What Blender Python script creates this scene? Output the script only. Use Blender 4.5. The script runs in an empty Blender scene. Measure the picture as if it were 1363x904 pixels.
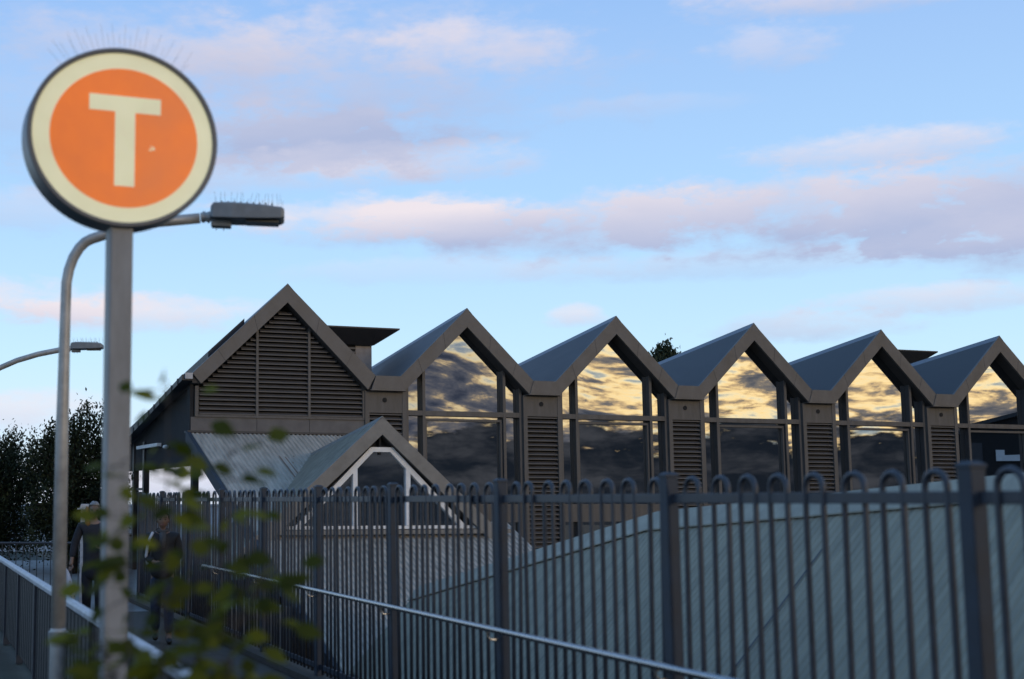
import bpy, bmesh, math, random
from mathutils import Vector, Matrix
R = math.radians
random.seed(7)
S = bpy.context.scene
C = S.collection

# ---------------------------------------------------------------- materials
def mat(name, col, rough=.6, metal=0., var=.12, scale=6., bump=0., bscale=40., spec=.5, streak=None, col2=None, stretch=None):
    """Principled material whose base colour wanders a little (dirt, weathering)."""
    m = bpy.data.materials.new(name); m.use_nodes = True
    nt = m.node_tree; n = nt.nodes; l = nt.links
    b = n['Principled BSDF']
    b.inputs['Roughness'].default_value = rough
    b.inputs['Metallic'].default_value = metal
    b.inputs['Specular IOR Level'].default_value = spec
    tc = n.new('ShaderNodeTexCoord'); mp = n.new('ShaderNodeMapping')
    l.new(tc.outputs['Object'], mp.inputs[0])
    if stretch: mp.inputs['Scale'].default_value = stretch
    nz = n.new('ShaderNodeTexNoise'); nz.inputs['Scale'].default_value = scale
    nz.inputs['Detail'].default_value = 6; nz.inputs['Roughness'].default_value = .62
    l.new(mp.outputs[0], nz.inputs['Vector'])
    rp = n.new('ShaderNodeValToRGB')
    rp.color_ramp.elements[0].position = .3; rp.color_ramp.elements[1].position = .72
    d = col2 if col2 else tuple(c * (1 - 2.2 * var) for c in col)
    rp.color_ramp.elements[0].color = (*d, 1)
    rp.color_ramp.elements[1].color = (*[min(1, c * (1 + var)) for c in col], 1)
    l.new(nz.outputs['Fac'], rp.inputs[0]); l.new(rp.outputs[0], b.inputs['Base Color'])
    mr = n.new('ShaderNodeMapRange'); mr.inputs[3].default_value = max(.02, rough - .1); mr.inputs[4].default_value = min(1, rough + .12)
    l.new(nz.outputs['Fac'], mr.inputs[0]); l.new(mr.outputs[0], b.inputs['Roughness'])
    if bump:
        nb = n.new('ShaderNodeTexNoise'); nb.inputs['Scale'].default_value = bscale; nb.inputs['Detail'].default_value = 4
        bp = n.new('ShaderNodeBump'); bp.inputs['Strength'].default_value = bump; bp.inputs['Distance'].default_value = .02
        l.new(tc.outputs['Object'], nb.inputs['Vector']); l.new(nb.outputs['Fac'], bp.inputs['Height']); l.new(bp.outputs[0], b.inputs['Normal'])
    return m

M = {}
M['fascia'] = mat('painted_fascia', (.124, .113, .106), .5, var=.16, scale=2.2)
M['facade'] = mat('painted_cladding', (.1, .092, .087), .55, var=.16, scale=3., stretch=(2.5, 2.5, .35))
M['louvre'] = mat('louvre_paint', (.09, .083, .08), .5, var=.08, scale=3)
M['band'] = mat('fibre_cement_band', (.145, .134, .128), .75, var=.12, scale=3.5)
M['soffit'] = mat('dark_soffit', (.05, .046, .045), .7, var=.1)
M['darkwall'] = mat('dark_interior', (.014, .014, .015), .85, var=.1)
M['roof'] = mat('slate_blue_roof_sheet', (.05, .053, .057), .55, var=.12, scale=3, stretch=(1, .3, 1), spec=.3)
M['ridgecap'] = mat('ridge_capping', (.15, .165, .19), .45, var=.1)
M['roofdark'] = mat('dark_eave', (.03, .032, .038), .5, var=.1)
M['tower'] = mat('pale_tower_cladding', (.33, .29, .26), .7, var=.1)
M['skirt'] = mat('weathered_corrugated_sheet', (.44, .385, .315), .6, var=.16, scale=3.5, col2=(.27, .235, .19), stretch=(3, .5, .5))
M['canopy'] = mat('grey_green_corrugated_sheet', (.275, .256, .19), .7, var=.15, scale=2.2, stretch=(.5, 3.2, .5))
M['canopycap'] = mat('grey_green_capping', (.33, .31, .245), .6, var=.14, scale=4)
M['dormer'] = mat('dormer_roof_sheet', (.27, .262, .215), .6, var=.14, scale=4)
M['dormerbarge'] = mat('dormer_barge_paint', (.22, .205, .185), .6, var=.12, scale=4)
M['white'] = mat('white_window_paint', (.78, .78, .78), .45, var=.06)
M['fence'] = mat('charcoal_fence_steel', (.032, .039, .053), .42, var=.16, scale=14)
M['post'] = mat('charcoal_post_steel', (.026, .036, .052), .6, var=.15, scale=8)
M['steel'] = mat('brushed_stainless', (.42, .425, .43), .26, 1., var=.06, scale=20)
M['galv'] = mat('galvanised_steel', (.42, .41, .39), .42, .25, var=.14, scale=9)
M['signpole'] = mat('grey_sign_post_paint', (.26, .258, .255), .5, var=.13, scale=6, stretch=(2, 2, .5))
M['signrim'] = mat('dark_sign_rim', (.085, .095, .11), .38, var=.1, scale=6)
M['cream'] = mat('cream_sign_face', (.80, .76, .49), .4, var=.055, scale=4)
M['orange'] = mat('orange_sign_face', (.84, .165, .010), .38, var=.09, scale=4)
for m_, g_ in ((M['cream'], .2), (M['orange'], .25)):          # emission added to brighten the cream and orange sign colours
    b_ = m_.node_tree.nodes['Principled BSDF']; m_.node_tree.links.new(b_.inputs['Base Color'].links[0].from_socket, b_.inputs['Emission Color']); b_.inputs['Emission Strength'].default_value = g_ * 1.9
M['panel'] = mat('charcoal_balustrade_sheet', (.02, .022, .027), .55, var=.16, scale=4, stretch=(6, 6, .6))
M['cap'] = mat('worn_pale_capping', (.5, .5, .52), .42, var=.12, scale=9, col2=(.28, .29, .31))
M['asphalt'] = mat('worn_path_asphalt', (.07, .056, .042), .85, var=.2, scale=5, bump=.35, bscale=90)
M['ground'] = mat('dull_earth_and_grass', (.04, .045, .03), .95, var=.3, scale=.8, bump=.5, bscale=12)
M['concrete'] = mat('plain_concrete', (.2, .195, .185), .85, var=.15, scale=2, bump=.2)
M['bark'] = mat('tree_bark', (.06, .048, .038), .9, var=.25, scale=8, bump=.6)
M['lampbody'] = mat('lamp_housing_paint', (.2, .215, .225), .42, var=.1, scale=12)
M['lens'] = mat('lamp_lens', (.05, .055, .065), .15, var=.05)
M['spike'] = mat('bird_spike_wire', (.3, .31, .33), .35, .6, var=.05)
M['fitting'] = mat('white_light_fitting', (.8, .8, .78), .5, var=.04)
M['render'] = mat('pale_rendered_wall', (.55, .56, .58), .85, var=.12, scale=1.5)
M['skin_a'] = mat('skin_tan', (.2, .11, .075), .55, var=.08)
M['skin_b'] = mat('skin_light', (.21, .13, .095), .55, var=.08)
M['jacket'] = mat('black_jacket_cloth', (.012, .012, .014), .8, var=.15, scale=20)
M['coat'] = mat('dark_navy_coat_cloth', (.014, .016, .024), .85, var=.15, scale=20)
M['scarf'] = mat('grey_scarf_cloth', (.06, .062, .066), .9, var=.15, scale=30)
M['strap'] = mat('pale_strap_webbing', (.5, .54, .6), .6, var=.1, scale=30)
M['jeans'] = mat('dark_blue_denim', (.03, .042, .075), .85, var=.2, scale=25)
M['shoe'] = mat('black_shoe_leather', (.012, .012, .012), .5, var=.1)
M['hair_black'] = mat('black_hair', (.008, .007, .007), .5, var=.2, scale=40)
M['hair_grey'] = mat('grey_hair', (.2, .2, .2), .6, var=.2, scale=40)
M['eye'] = mat('dark_eye', (.01, .008, .008), .2, var=.05)
M['lip'] = mat('lip_tone', (.24, .1, .085), .5, var=.05)
M['rust'] = mat('rusty_screw_line', (.2, .1, .06), .8, var=.3, scale=20)

def bagmat():
    m = mat('floral_bag_cloth', (.55, .56, .6), .8)
    nt = m.node_tree; n = nt.nodes; l = nt.links
    v = n.new('ShaderNodeTexVoronoi'); v.inputs['Scale'].default_value = 16
    tc = n.new('ShaderNodeTexCoord'); l.new(tc.outputs['Object'], v.inputs['Vector'])
    r = n.new('ShaderNodeValToRGB'); e = r.color_ramp.elements
    e[0].position = .22; e[0].color = (.2, .1, .06, 1); e[1].position = .34; e[1].color = (.58, .6, .66, 1)
    l.new(v.outputs['Distance'], r.inputs[0]); l.new(r.outputs[0], n['Principled BSDF'].inputs['Base Color'])
    return m
M['bag'] = bagmat()

def leafmat(name, c1, c2, trans=.35):
    m = bpy.data.materials.new(name); m.use_nodes = True
    nt = m.node_tree; n = nt.nodes; l = nt.links
    for x in list(n):
        if x.type != 'OUTPUT_MATERIAL': n.remove(x)
    out = [x for x in n if x.type == 'OUTPUT_MATERIAL'][0]
    g = n.new('ShaderNodeNewGeometry'); rp = n.new('ShaderNodeValToRGB')
    rp.color_ramp.elements[0].color = (*c1, 1); rp.color_ramp.elements[1].color = (*c2, 1)
    l.new(g.outputs['Random Per Island'], rp.inputs[0])
    d = n.new('ShaderNodeBsdfPrincipled'); d.inputs['Roughness'].default_value = .65; d.inputs['Specular IOR Level'].default_value = .2
    t = n.new('ShaderNodeBsdfTranslucent'); mx = n.new('ShaderNodeMixShader'); mx.inputs[0].default_value = trans
    l.new(rp.outputs[0], d.inputs['Base Color']); l.new(rp.outputs[0], t.inputs['Color'])
    l.new(d.outputs[0], mx.inputs[1]); l.new(t.outputs[0], mx.inputs[2]); l.new(mx.outputs[0], out.inputs[0])
    return m
M['leaf'] = leafmat('young_leaf', (.04, .052, .004), (.165, .175, .014), .42)
M['treeleaf'] = leafmat('dark_tree_leaf', (.009, .013, .007), (.04, .05, .02), .15)
M['pineleaf'] = leafmat('dark_pine_needle', (.02, .03, .018), (.05, .065, .035), .15)

def glassmat(name, tint, dark, refl, wob=.0012, wscale=.9):
    """Coated window glass: a partial mirror over a dark room."""
    m = bpy.data.materials.new(name); m.use_nodes = True
    nt = m.node_tree; n = nt.nodes; l = nt.links
    b = n['Principled BSDF']; out = [x for x in n if x.type == 'OUTPUT_MATERIAL'][0]
    b.inputs['Base Color'].default_value = (*dark, 1); b.inputs['Roughness'].default_value = .9; b.inputs['Specular IOR Level'].default_value = 0
    g = n.new('ShaderNodeBsdfGlossy'); g.inputs['Roughness'].default_value = .006; g.inputs['Color'].default_value = (*tint, 1)
    mx = n.new('ShaderNodeMixShader'); mx.inputs[0].default_value = refl
    tc = n.new('ShaderNodeTexCoord'); nz = n.new('ShaderNodeTexNoise'); nz.inputs['Scale'].default_value = wscale
    nz.inputs['Detail'].default_value = 1
    bp = n.new('ShaderNodeBump'); bp.inputs['Strength'].default_value = .35; bp.inputs['Distance'].default_value = wob
    l.new(tc.outputs['Object'], nz.inputs['Vector']); l.new(nz.outputs['Fac'], bp.inputs['Height']); l.new(bp.outputs[0], g.inputs['Normal'])
    l.new(b.outputs[0], mx.inputs[1]); l.new(g.outputs[0], mx.inputs[2]); l.new(mx.outputs[0], out.inputs[0])
    return m
M['glass'] = glassmat('coated_glass', (.9, .92, .95), (.004, .005, .007), .52)
M['dglass'] = glassmat('dormer_glass', (.9, .95, 1.), (.012, .014, .018), .45)

# ---------------------------------------------------------------- mesh helpers
def BM(): return bmesh.new()
def box(bm, x0, x1, y0, y1, z0, z1):
    vs = [bm.verts.new((x, y, z)) for x in (x0, x1) for y in (y0, y1) for z in (z0, z1)]
    for f in ((0,1,3,2),(4,6,7,5),(0,4,5,1),(2,3,7,6),(0,2,6,4),(1,5,7,3)):
        bm.faces.new([vs[i] for i in f])
    return vs
def prism(bm, poly, y0, y1, drop=0.):
    """poly in (x,z), run from y0 to y1, sinking by drop per metre."""
    n = len(poly)
    a = [bm.verts.new((x, y0, z)) for x, z in poly]
    b = [bm.verts.new((x, y1, z - drop * (y1 - y0))) for x, z in poly]
    for i in range(n):
        j = (i + 1) % n
        bm.faces.new((a[i], a[j], b[j], b[i]))
    bm.faces.new(a[::-1]); bm.faces.new(b)
def tube(bm, pts, rad, n=8, caps=True):
    pts = [Vector(p) for p in pts]
    if not isinstance(rad, (list, tuple)): rad = [rad] * len(pts)
    rings = []; up0 = None
    for i, p in enumerate(pts):
        t = (pts[min(i + 1, len(pts) - 1)] - pts[max(i - 1, 0)]).normalized()
        if up0 is None:
            up0 = t.orthogonal().normalized()
        else:
            up0 = (up0 - t * up0.dot(t)).normalized()
        v = t.cross(up0)
        rings.append([bm.verts.new(p + (up0 * math.cos(2*math.pi*k/n) + v * math.sin(2*math.pi*k/n)) * rad[i]) for k in range(n)])
    for a, b in zip(rings, rings[1:]):
        for k in range(n):
            bm.faces.new((a[k], a[(k+1) % n], b[(k+1) % n], b[k]))
    if caps:
        bm.faces.new(rings[0][::-1]); bm.faces.new(rings[-1])
def cyl_y(bm, cx, cz, r, y0, y1, n=64, zs=1.):
    prism(bm, [(cx + r*math.cos(2*math.pi*k/n), cz + zs*r*math.sin(2*math.pi*k/n)) for k in range(n)], y0, y1)
def ball(bm, c, r, sx=1, sy=1, sz=1, seg=14, rings=10):
    M4 = Matrix.Translation(c) @ Matrix.Diagonal((r*sx, r*sy, r*sz, 1))
    bmesh.ops.create_uvsphere(bm, u_segments=seg, v_segments=rings, radius=1, matrix=M4)
def obj(name, bm, m, parent=None, smooth=False, bevel=0., loc=None):
    bmesh.ops.recalc_face_normals(bm, faces=bm.faces[:])
    me = bpy.data.meshes.new(name); bm.to_mesh(me); bm.free()
    for x in (m if isinstance(m, (list, tuple)) else [m]): me.materials.append(x)
    if smooth:
        for p in me.polygons: p.use_smooth = True
    o = bpy.data.objects.new(name, me); C.objects.link(o)
    if parent: o.parent = parent
    if loc: o.location = loc
    if bevel:
        b = o.modifiers.new('bevel', 'BEVEL'); b.width = bevel; b.segments = 2; b.limit_method = 'ANGLE'; b.angle_limit = R(40)
    return o
def thing(name, label, cat, loc=(0,0,0), rz=0., group=None):
    o = bpy.data.objects.new(name, None); C.objects.link(o); o.empty_display_size = .2
    o.location = loc; o.rotation_euler = (0, 0, rz)
    o['label'] = label; o['category'] = cat
    if group: o['group'] = group
    return o
def tag(o, label, cat, group=None):
    o['label'] = label; o['category'] = cat
    if group: o['group'] = group
    return o
def dup(o, parent, loc=None):
    c = o.copy(); C.objects.link(c); c.parent = parent
    if loc is not None: c.location = loc
    for ch in list(o.children): dup(ch, c)
    return c

# ================================================================ GROUND
FA = R(15.8)                                     # the walkway runs 15.8 degrees left of straight ahead
U = Vector((-math.sin(FA), math.cos(FA), 0)); V = Vector((math.cos(FA), math.sin(FA), 0))
def P(a, d, z=0.):                                # a = metres right of the viewer across the walkway, d = metres along it
    q = V * a + U * d; return (q.x, q.y, z)
FX = 4.03 * math.cos(FA)                          # fence line, across
BX = 1.27 * math.cos(FA)                          # balustrade line
bm = BM()
rows = [-220, -40, -6, 0, 8, 16, 24, 32, 60, 150, 1500]
cols = [(-1500, -.01), (-60, -.01), (-8, -.01), (FX + .22, -.01), (FX + .5, -4.), (12, -4.2), (80, -4.2), (1500, -4.2)]
g = [[bm.verts.new(P(a, d, z)) for a, z in cols] for d in rows]
for i in range(len(rows)-1):
    for j in range(len(cols)-1):
        bm.faces.new((g[i][j], g[i][j+1], g[i+1][j+1], g[i+1][j]))
o = obj('ground', bm, M['ground']); o['kind'] = 'structure'
bm = BM()
vs = [bm.verts.new(P(a, d, 0.)) for a, d in ((BX + .06, -8), (FX + .12, -8), (FX + .12, 26.), (BX + .06, 26.))]
bm.faces.new(vs)
o = obj('path', bm, M['asphalt']); o['kind'] = 'structure'
bm = BM()
box(bm, FX - .14, FX + .1, -6, 24.4, 0.006, .07)
o = obj('kerb', bm, M['asphalt']); o.rotation_euler = (0, 0, FA); o['kind'] = 'structure'

# ================================================================ HOOP TOP FENCE
F0 = Vector((2.575, 5.15, 0))                     # post that stands right of the picture's middle
fence = thing('hoop_top_fence', 'long charcoal steel fence of hairpin hoops running along the right edge of the walkway', 'fence', F0, math.radians(90) + FA)
# local x runs away along the walkway, local y points to the path
SP = 2.13
def post_bm():
    bm = BM(); box(bm, -.036, .036, -.03, .042, .0, 1.875)
    return bm
def cap_bm():
    bm = BM()
    vs = [bm.verts.new((x, y, z)) for (x, y, z) in ((-.04,-.034,1.872),(.04,-.034,1.872),(.04,.046,1.872),(-.04,.046,1.872),
          (-.04,-.034,1.885),(.04,-.034,1.885),(.04,.046,1.885),(-.04,.046,1.885),(-.02,-.014,1.898),(.02,-.014,1.898),(.02,.026,1.898),(-.02,.026,1.898))]
    for b in (0, 4):
        for k in range(4):
            bm.faces.new((vs[b+k], vs[b+(k+1)%4], vs[b+4+(k+1)%4], vs[b+4+k]))
    bm.faces.new(vs[8:12]); bm.faces.new(vs[0:4][::-1])
    return bm
pm = obj('post', post_bm(), M['post'], fence, bevel=.006)
pc = obj('post_cap', cap_bm(), M['post'], pm)
GAP = SP / 17
bm = BM(); r = GAP / 2
tube(bm, [(-r, 0, .09), (-r, 0, 1.0), (-r, 0, 1.80)] + [(r*math.cos(math.pi - math.pi*k/10), 0, 1.80 + r*math.sin(math.pi*k/10)) for k in range(1, 10)] + [(r, 0, 1.80), (r, 0, 1.0), (r, 0, .09)], .0138, 8)
hoop = obj('hoop_bar', bm, M['fence'], fence, smooth=True)
bm = BM(); box(bm, .04, SP - .04, -.008, .008, 1.735, 1.785)
rail = obj('top_rail', bm, M['fence'], fence, bevel=.003)
bm = BM(); box(bm, .04, SP - .04, -.008, .008, .13, .18)
brail = obj('bottom_rail', bm, M['fence'], fence, bevel=.003)
first = True
for k in range(-1, 10):
    x = k * SP
    if k == -1: pm.location = (x, 0, 0)
    else: dup(pm, fence, (x, 0, 0))
    if k == 9: break
    for src in (rail, brail):
        if k == -1: src.location = (x, 0, 0)
        else: dup(src, fence, (x, 0, 0))
    for h in range(8):
        hx = x + GAP * (1.5 + 2*h)
        if first: hoop.location = (hx, 0, 0); first = False
        else: dup(hoop, fence, (hx, 0, 0)).rotation_euler = (random.gauss(0, .006), random.gauss(0, .006), random.gauss(0, .04))
bm = BM(); tube(bm, [(-3.5, .12, .9), (2, .12, .9), (8, .12, .9), (13.35, .12, .9), (13.43, .115, .885), (13.46, .105, .85)], .0215, 14)
hr = obj('handrail', bm, M['steel'], fence, smooth=True)
bm = BM(); tube(bm, [(0, .12, .878), (0, .118, .845), (0, .10, .825), (0, .04, .825)], .008, 8)
box(bm, -.02, .02, .112, .128, .872, .88)
br = obj('bracket', bm, M['steel'], hr)
for k in range(-1, 7):
    if k == -1: br.location = (k*SP + .0, 0, 0)
    else: dup(br, hr, (k*SP, 0, 0))

# ================================================================ LEFT BALUSTRADE
bal = thing('balustrade', 'solid charcoal sheet balustrade with worn white top rail behind the sign pole', 'balustrade', (0, 0, 0), FA)
# local x across (right), local y along the walkway
bm = BM()
y = 1.2
while y < 25:
    box(bm, BX - .02, BX + .0, y, y + 1.96, .1, .93); y += 2
sheet = obj('panel', bm, M['panel'], bal)
bm = BM()
for i in range(110):
    yy = 1.3 + i*.22
    box(bm, BX - .026, BX - .02, yy, yy + .02, .1, .93)
obj('panel_rib', bm, M['panel'], bal)
bm = BM(); prism(bm, [(BX-.04, .955), (BX-.04, .985), (BX-.028, 1.0), (BX+.022, 1.0), (BX+.035, .985), (BX+.035, .955)], -1., 25.2)
obj('top_rail', bm, M['cap'], bal)
bp = None
for k in range(13):
    yy = 1.18 + 2*k - .02
    if bp is None:
        bm = BM(); box(bm, BX - .045, BX + .035, -.03, .05, 0, .957); bp = obj('post', bm, M['fence'], bal, bevel=.005)
        bp.location = (0, yy, 0)
    else: dup(bp, bal, (0, yy, 0))

# ================================================================ STATION SIGN
SA = R(19.3)
SGX, SGY, SGZ = -.842, 6.5, 3.515
sign = thing('transit_sign', 'round orange sign with cream letter T and cream ring on a tall grey post', 'sign', (SGX, SGY, 0), SA)
bm = BM(); box(bm, -.058, .058, -.03, .09, 0, SGZ - .40); obj('pole', bm, M['signpole'], sign, bevel=.012)
bm = BM(); box(bm, -.13, .13, -.1, .16, 0, .02); obj('base_plate', bm, M['galv'], sign)
ZS = .945
def ring(bm, r0, r1, y0, y1, n=96):
    a = []
    for k in range(n):
        c, s = math.cos(2*math.pi*k/n), math.sin(2*math.pi*k/n)*ZS
        a.append([bm.verts.new((q*c, yy, q*s + SGZ)) for q, yy in ((r0,y0),(r1,y0),(r1,y1),(r0,y1))])
    for k in range(n):
        for i in range(4):
            bm.faces.new((a[k][i], a[k][(i+1)%4], a[(k+1)%n][(i+1)%4], a[(k+1)%n][i]))
bm = BM(); ring(bm, .449, .474, -.055, .125); cyl_y(bm, 0, SGZ, .45, .1, .12, 96, ZS)
obj('rim', bm, M['signrim'], sign, bevel=.006)
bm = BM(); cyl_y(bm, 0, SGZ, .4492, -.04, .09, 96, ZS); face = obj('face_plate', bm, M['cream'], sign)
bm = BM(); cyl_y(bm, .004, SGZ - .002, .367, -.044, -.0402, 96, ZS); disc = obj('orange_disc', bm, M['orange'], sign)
bm = BM()
R0 = .367
def Tpoly(): 
    w, t, s = .178, .079*1.0, .05
    top, bot = .205, -.245
    return [(-w, top), (-w, top - t), (-s, top - t), (-s, bot), (s, bot), (s, top - t), (w, top - t), (w, top)]
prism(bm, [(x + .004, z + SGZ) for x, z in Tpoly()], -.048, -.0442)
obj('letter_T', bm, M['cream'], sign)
bm = BM()
for i in range(9):
    cx, cz = .135 + random.gauss(0, .012), SGZ - .045 + random.gauss(0, .006)
    w = random.uniform(.003, .008)
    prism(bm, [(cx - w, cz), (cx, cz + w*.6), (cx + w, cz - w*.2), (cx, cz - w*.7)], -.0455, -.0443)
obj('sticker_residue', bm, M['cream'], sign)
bm = BM()
for k in range(13):
    a = R(90 - 36 + 72*k/12)
    for dy, lean in ((-.02, -.12), (.08, .12)):
        b0 = Vector((.474*math.cos(a), dy, SGZ + .474*ZS*math.sin(a)))
        aa = a + R(random.uniform(-9, 9))
        tube(bm, [b0, b0 + Vector((math.cos(aa)*.12, lean*.2, math.sin(aa)*.125))], .0008, 4)
obj('bird_spikes', bm, M['spike'], sign)

# ================================================================ STREET LAMPS
def lamp(label, root, arm, lum, rpole, group):
    """root: pole foot; arm: list of points (local) of the bent tube; lum: (centre, length, yaw)."""
    t = thing('street_lamp', label, 'street lamp', root, 0, group)
    bm = BM()
    tube(bm, [(0,0,0), (0,0,.9), (0,0,.92)], [rpole*1.1, rpole*1.1, rpole], 14)
    tube(bm, [(0,0,.9), (0,0,2.2)] + arm, [rpole, rpole*.86] + [rpole*.72]*len(arm), 14)
    obj('pole', bm, M['galv'], t, smooth=True)
    bm = BM(); cyl = [(rpole*1.5*math.cos(2*math.pi*k/14), rpole*1.5*math.sin(2*math.pi*k/14)) for k in range(14)]
    tube(bm, [(0,0,.84), (0,0,.9)], rpole*1.35, 14); box(bm, rpole*.9, rpole*2.3, -.03, .03, .85, .89)
    obj('clamp', bm, M['lampbody'], t)
    c, L, tilt = lum
    c = Vector(c); k = L/.55
    bm = BM()
    # housing: flat tapered body, seen from below and side
    sec = [(-.5, .11, .05, .05), (-.46, .13, .058, .075), (-.2, .15, .06, .078), (.2, .15, .055, .07), (.46, .14, .045, .058), (.5, .13, .03, .045)]
    rings = []
    for fx, w, zb, zt in sec:
        x = fx * L
        rings.append([bm.verts.new(Vector((x, yy*k, zz*k)) ) for yy, zz in ((-w,-zb+.02),(w,-zb+.02),(w,zt-.012),(w*.92,zt),(-w*.92,zt),(-w,zt-.012))])
    for a, b in zip(rings, rings[1:]):
        for i in range(6): bm.faces.new((a[i], a[(i+1)%6], b[(i+1)%6], b[i]))
    bm.faces.new(rings[0][::-1]); bm.faces.new(rings[-1])
    for i in range(9):                                   # cooling fins across the top
        x = (-.36 + .085*i)*L; box(bm, x, x + .012*k, -.12*k, .12*k, .06*k, .088*k)
    h = obj('lamp_head', bm, M['lampbody'], t, loc=c, bevel=.002); h.rotation_euler = (0, tilt, 0)
    bm = BM(); box(bm, -.02*L, .43*L, -.09*k, .09*k, -.052*k, -.038*k); obj('lens', bm, M['lens'], h)
    bm = BM()
    box(bm, -.49*L, -.22*L, -.055*k, .055*k, -.09*k, -.04*k)
    obj('mount_box', bm, M['lampbody'], h, bevel=.004)
    bm = BM(); tube(bm, [(-.64*L, 0, -.02*k), (-.46*L, 0, -.01*k)], .036*k, 12)
    for xx in (-.6*L, -.53*L): tube(bm, [(xx - .008, 0, -.017*k), (xx + .008, 0, -.017*k)], .044*k, 12)
    obj('coupling', bm, M['galv'], h)
    bm = BM()
    for i in range(15):
        x = (-.43 + .9*i/14)*L
        for s in (-1, 1):
            tube(bm, [(x, s*.05*k, .045*k), (x + random.uniform(-.02,.02), s*.1*k, .16*k)], .0012, 4)
    for i in range(7):
        x = (.12 + .33*i/6)*L; tube(bm, [(x, -.1*k, .02*k), (x, -.115*k, .062*k)], .006*k, 6)
    for i in range(2):
        x = -.42*L + i*.1*L; tube(bm, [(x, 0, -.07*k), (x, 0, -.115*k)], .004*k, 5)
    obj('bird_spikes', bm, M['spike'], h)
    return t
LX, LY = -1.535, 9.
arm = [(0.006, 0, 3.0)] + [(.006 + .2*(1 - math.cos(R(a))), .0, 3.14 + .37*math.sin(R(a))) for a in (10, 25, 40, 55, 68, 80)] + [(.34, .02, 3.565), (.62, .04, 3.63), (.9, .06, 3.66)]
l1 = lamp('curved galvanised street lamp whose head shows right of the round orange sign', (LX, LY, 0), arm, ((1.225, .08, 3.675), .50, R(2.5)), .05, 'street lamps with bird spikes')
arm = [(0, 0, 3.0), (.03, 0, 3.25), (.12, 0, 3.45), (.3, 0, 3.6), (.55, 0, 3.71), (.85, 0, 3.80), (1.15, 0, 3.86), (1.3, 0, 3.875)]
l2 = lamp('small distant street lamp with its head just left of the sign pole', (-4.45, 19, 0), arm, ((1.54, 0, 3.9), .44, 0), .055, 'street lamps with bird spikes')

# ================================================================ STATION BUILDING
AB = R(19.3)
B0 = Vector((-.117, 30., 0))
st = thing('station_building', 'long brown station hall with a row of zigzag gables and tall mirrored windows', 'station', B0, AB)
# local x = along the facade, y = back into the building, z = up
PITCH, A0 = 4.05, 4.459
DROP = .145
NB = 5
def gable_parts(cx, outL, apex, outR, inL, inApex, inR, depth, k):
    """barge board, roof and soffit of one gable; profile points are (x,z) relative to cx."""
    sh = lambda pts: [(x + cx, z) for x, z in pts]
    bm = BM()
    prism(bm, sh([outL, apex, (0, inApex[1]), inL]), 0, .06)
    prism(bm, sh([apex, outR, inR, (0, inApex[1])]), 0, .0598)
    nf = len(bm.faces)
    for f in (.36, .74):
        for (q, w) in ((outL, inL), (outR, inR)):
            x0, z0 = q[0]*f, apex[1] + (q[1]-apex[1])*f; x1, z1 = w[0]*f*.98, inApex[1] + (w[1]-inApex[1])*f*.98
            prism(bm, sh([(x0-.004, z0), (x0+.004, z0), (x1+.004, z1), (x1-.004, z1)]), -.002, .001)
    bm.faces.ensure_lookup_table()
    for q in bm.faces[nf:]: q.material_index = 1
    obj('barge_board', bm, [M['fascia'], M['soffit']], st)
    e = .004
    bm = BM(); t = .09
    prism(bm, sh([(outL[0], outL[1]-e), (0, apex[1]-e), (0, apex[1]-t), (outL[0], outL[1]-t)]), .061, depth, DROP)
    prism(bm, sh([(0, apex[1]-e), (outR[0], outR[1]-e), (outR[0], outR[1]-t), (0, apex[1]-t)]), .061, depth, DROP)
    # standing ribs on the sheet
    for s, q in ((-1, outL), (1, outR)):
        n = 1
        for i in range(1, n):
            f = i/n; x = q[0]*f; z = apex[1] + (q[1]-apex[1])*f
            prism(bm, sh([(x-.006, z-.008), (x-.006, z+.003), (x+.006, z+.003), (x+.006, z-.008)]), .065, depth, DROP)
    rf = obj('roof', bm, M['roof'], st)
    bm = BM()
    sl = (apex[1]-outR[1])/(outR[0])
    prism(bm, sh([(-.13, apex[1]-.13*sl+.004), (0, apex[1]+.022), (.13, apex[1]-.13*sl+.004), (.13, apex[1]-.13*sl-.02), (0, apex[1]-.01), (-.13, apex[1]-.13*sl-.02)]), .0, depth, DROP)
    obj('ridge_cap', bm, M['ridgecap'], rf)
    bm = BM()
    for q, w in ((inL, outL), (inR, outR)):
        prism(bm, sh([(q[0], q[1]+.01), (0, inApex[1]+.01), (0, inApex[1]+.06), (q[0], q[1]+.06)]), .0615, depth, DROP)
        # fill from soffit to roof at the lower edge
        prism(bm, sh([(q[0], q[1]+.012), (q[0], q[1]+.2), (w[0], w[1]-t-.002), (w[0]-.02*(1 if w[0]>0 else -1), q[1]+.012)]), .0618, depth, DROP)
    obj('soffit', bm, M['soffit'], st)
IN = (1.61, 4.25, 5.79); OUT = (1.725, 4.57, 6.22)
for k in range(NB):
    gable_parts(A0 + PITCH*k, (-OUT[0], OUT[1]), (0, OUT[2]), (OUT[0], OUT[1]), (-IN[0], IN[1]), (0, IN[2]), (IN[0], IN[1]), 8.5, k)
gable_parts(0, (-2.19, 4.5), (0, 6.567), (2.12, 4.575), (-1.99, 4.276), (0, 6.157), (1.935, 4.25), 8.5, 9)

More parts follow.
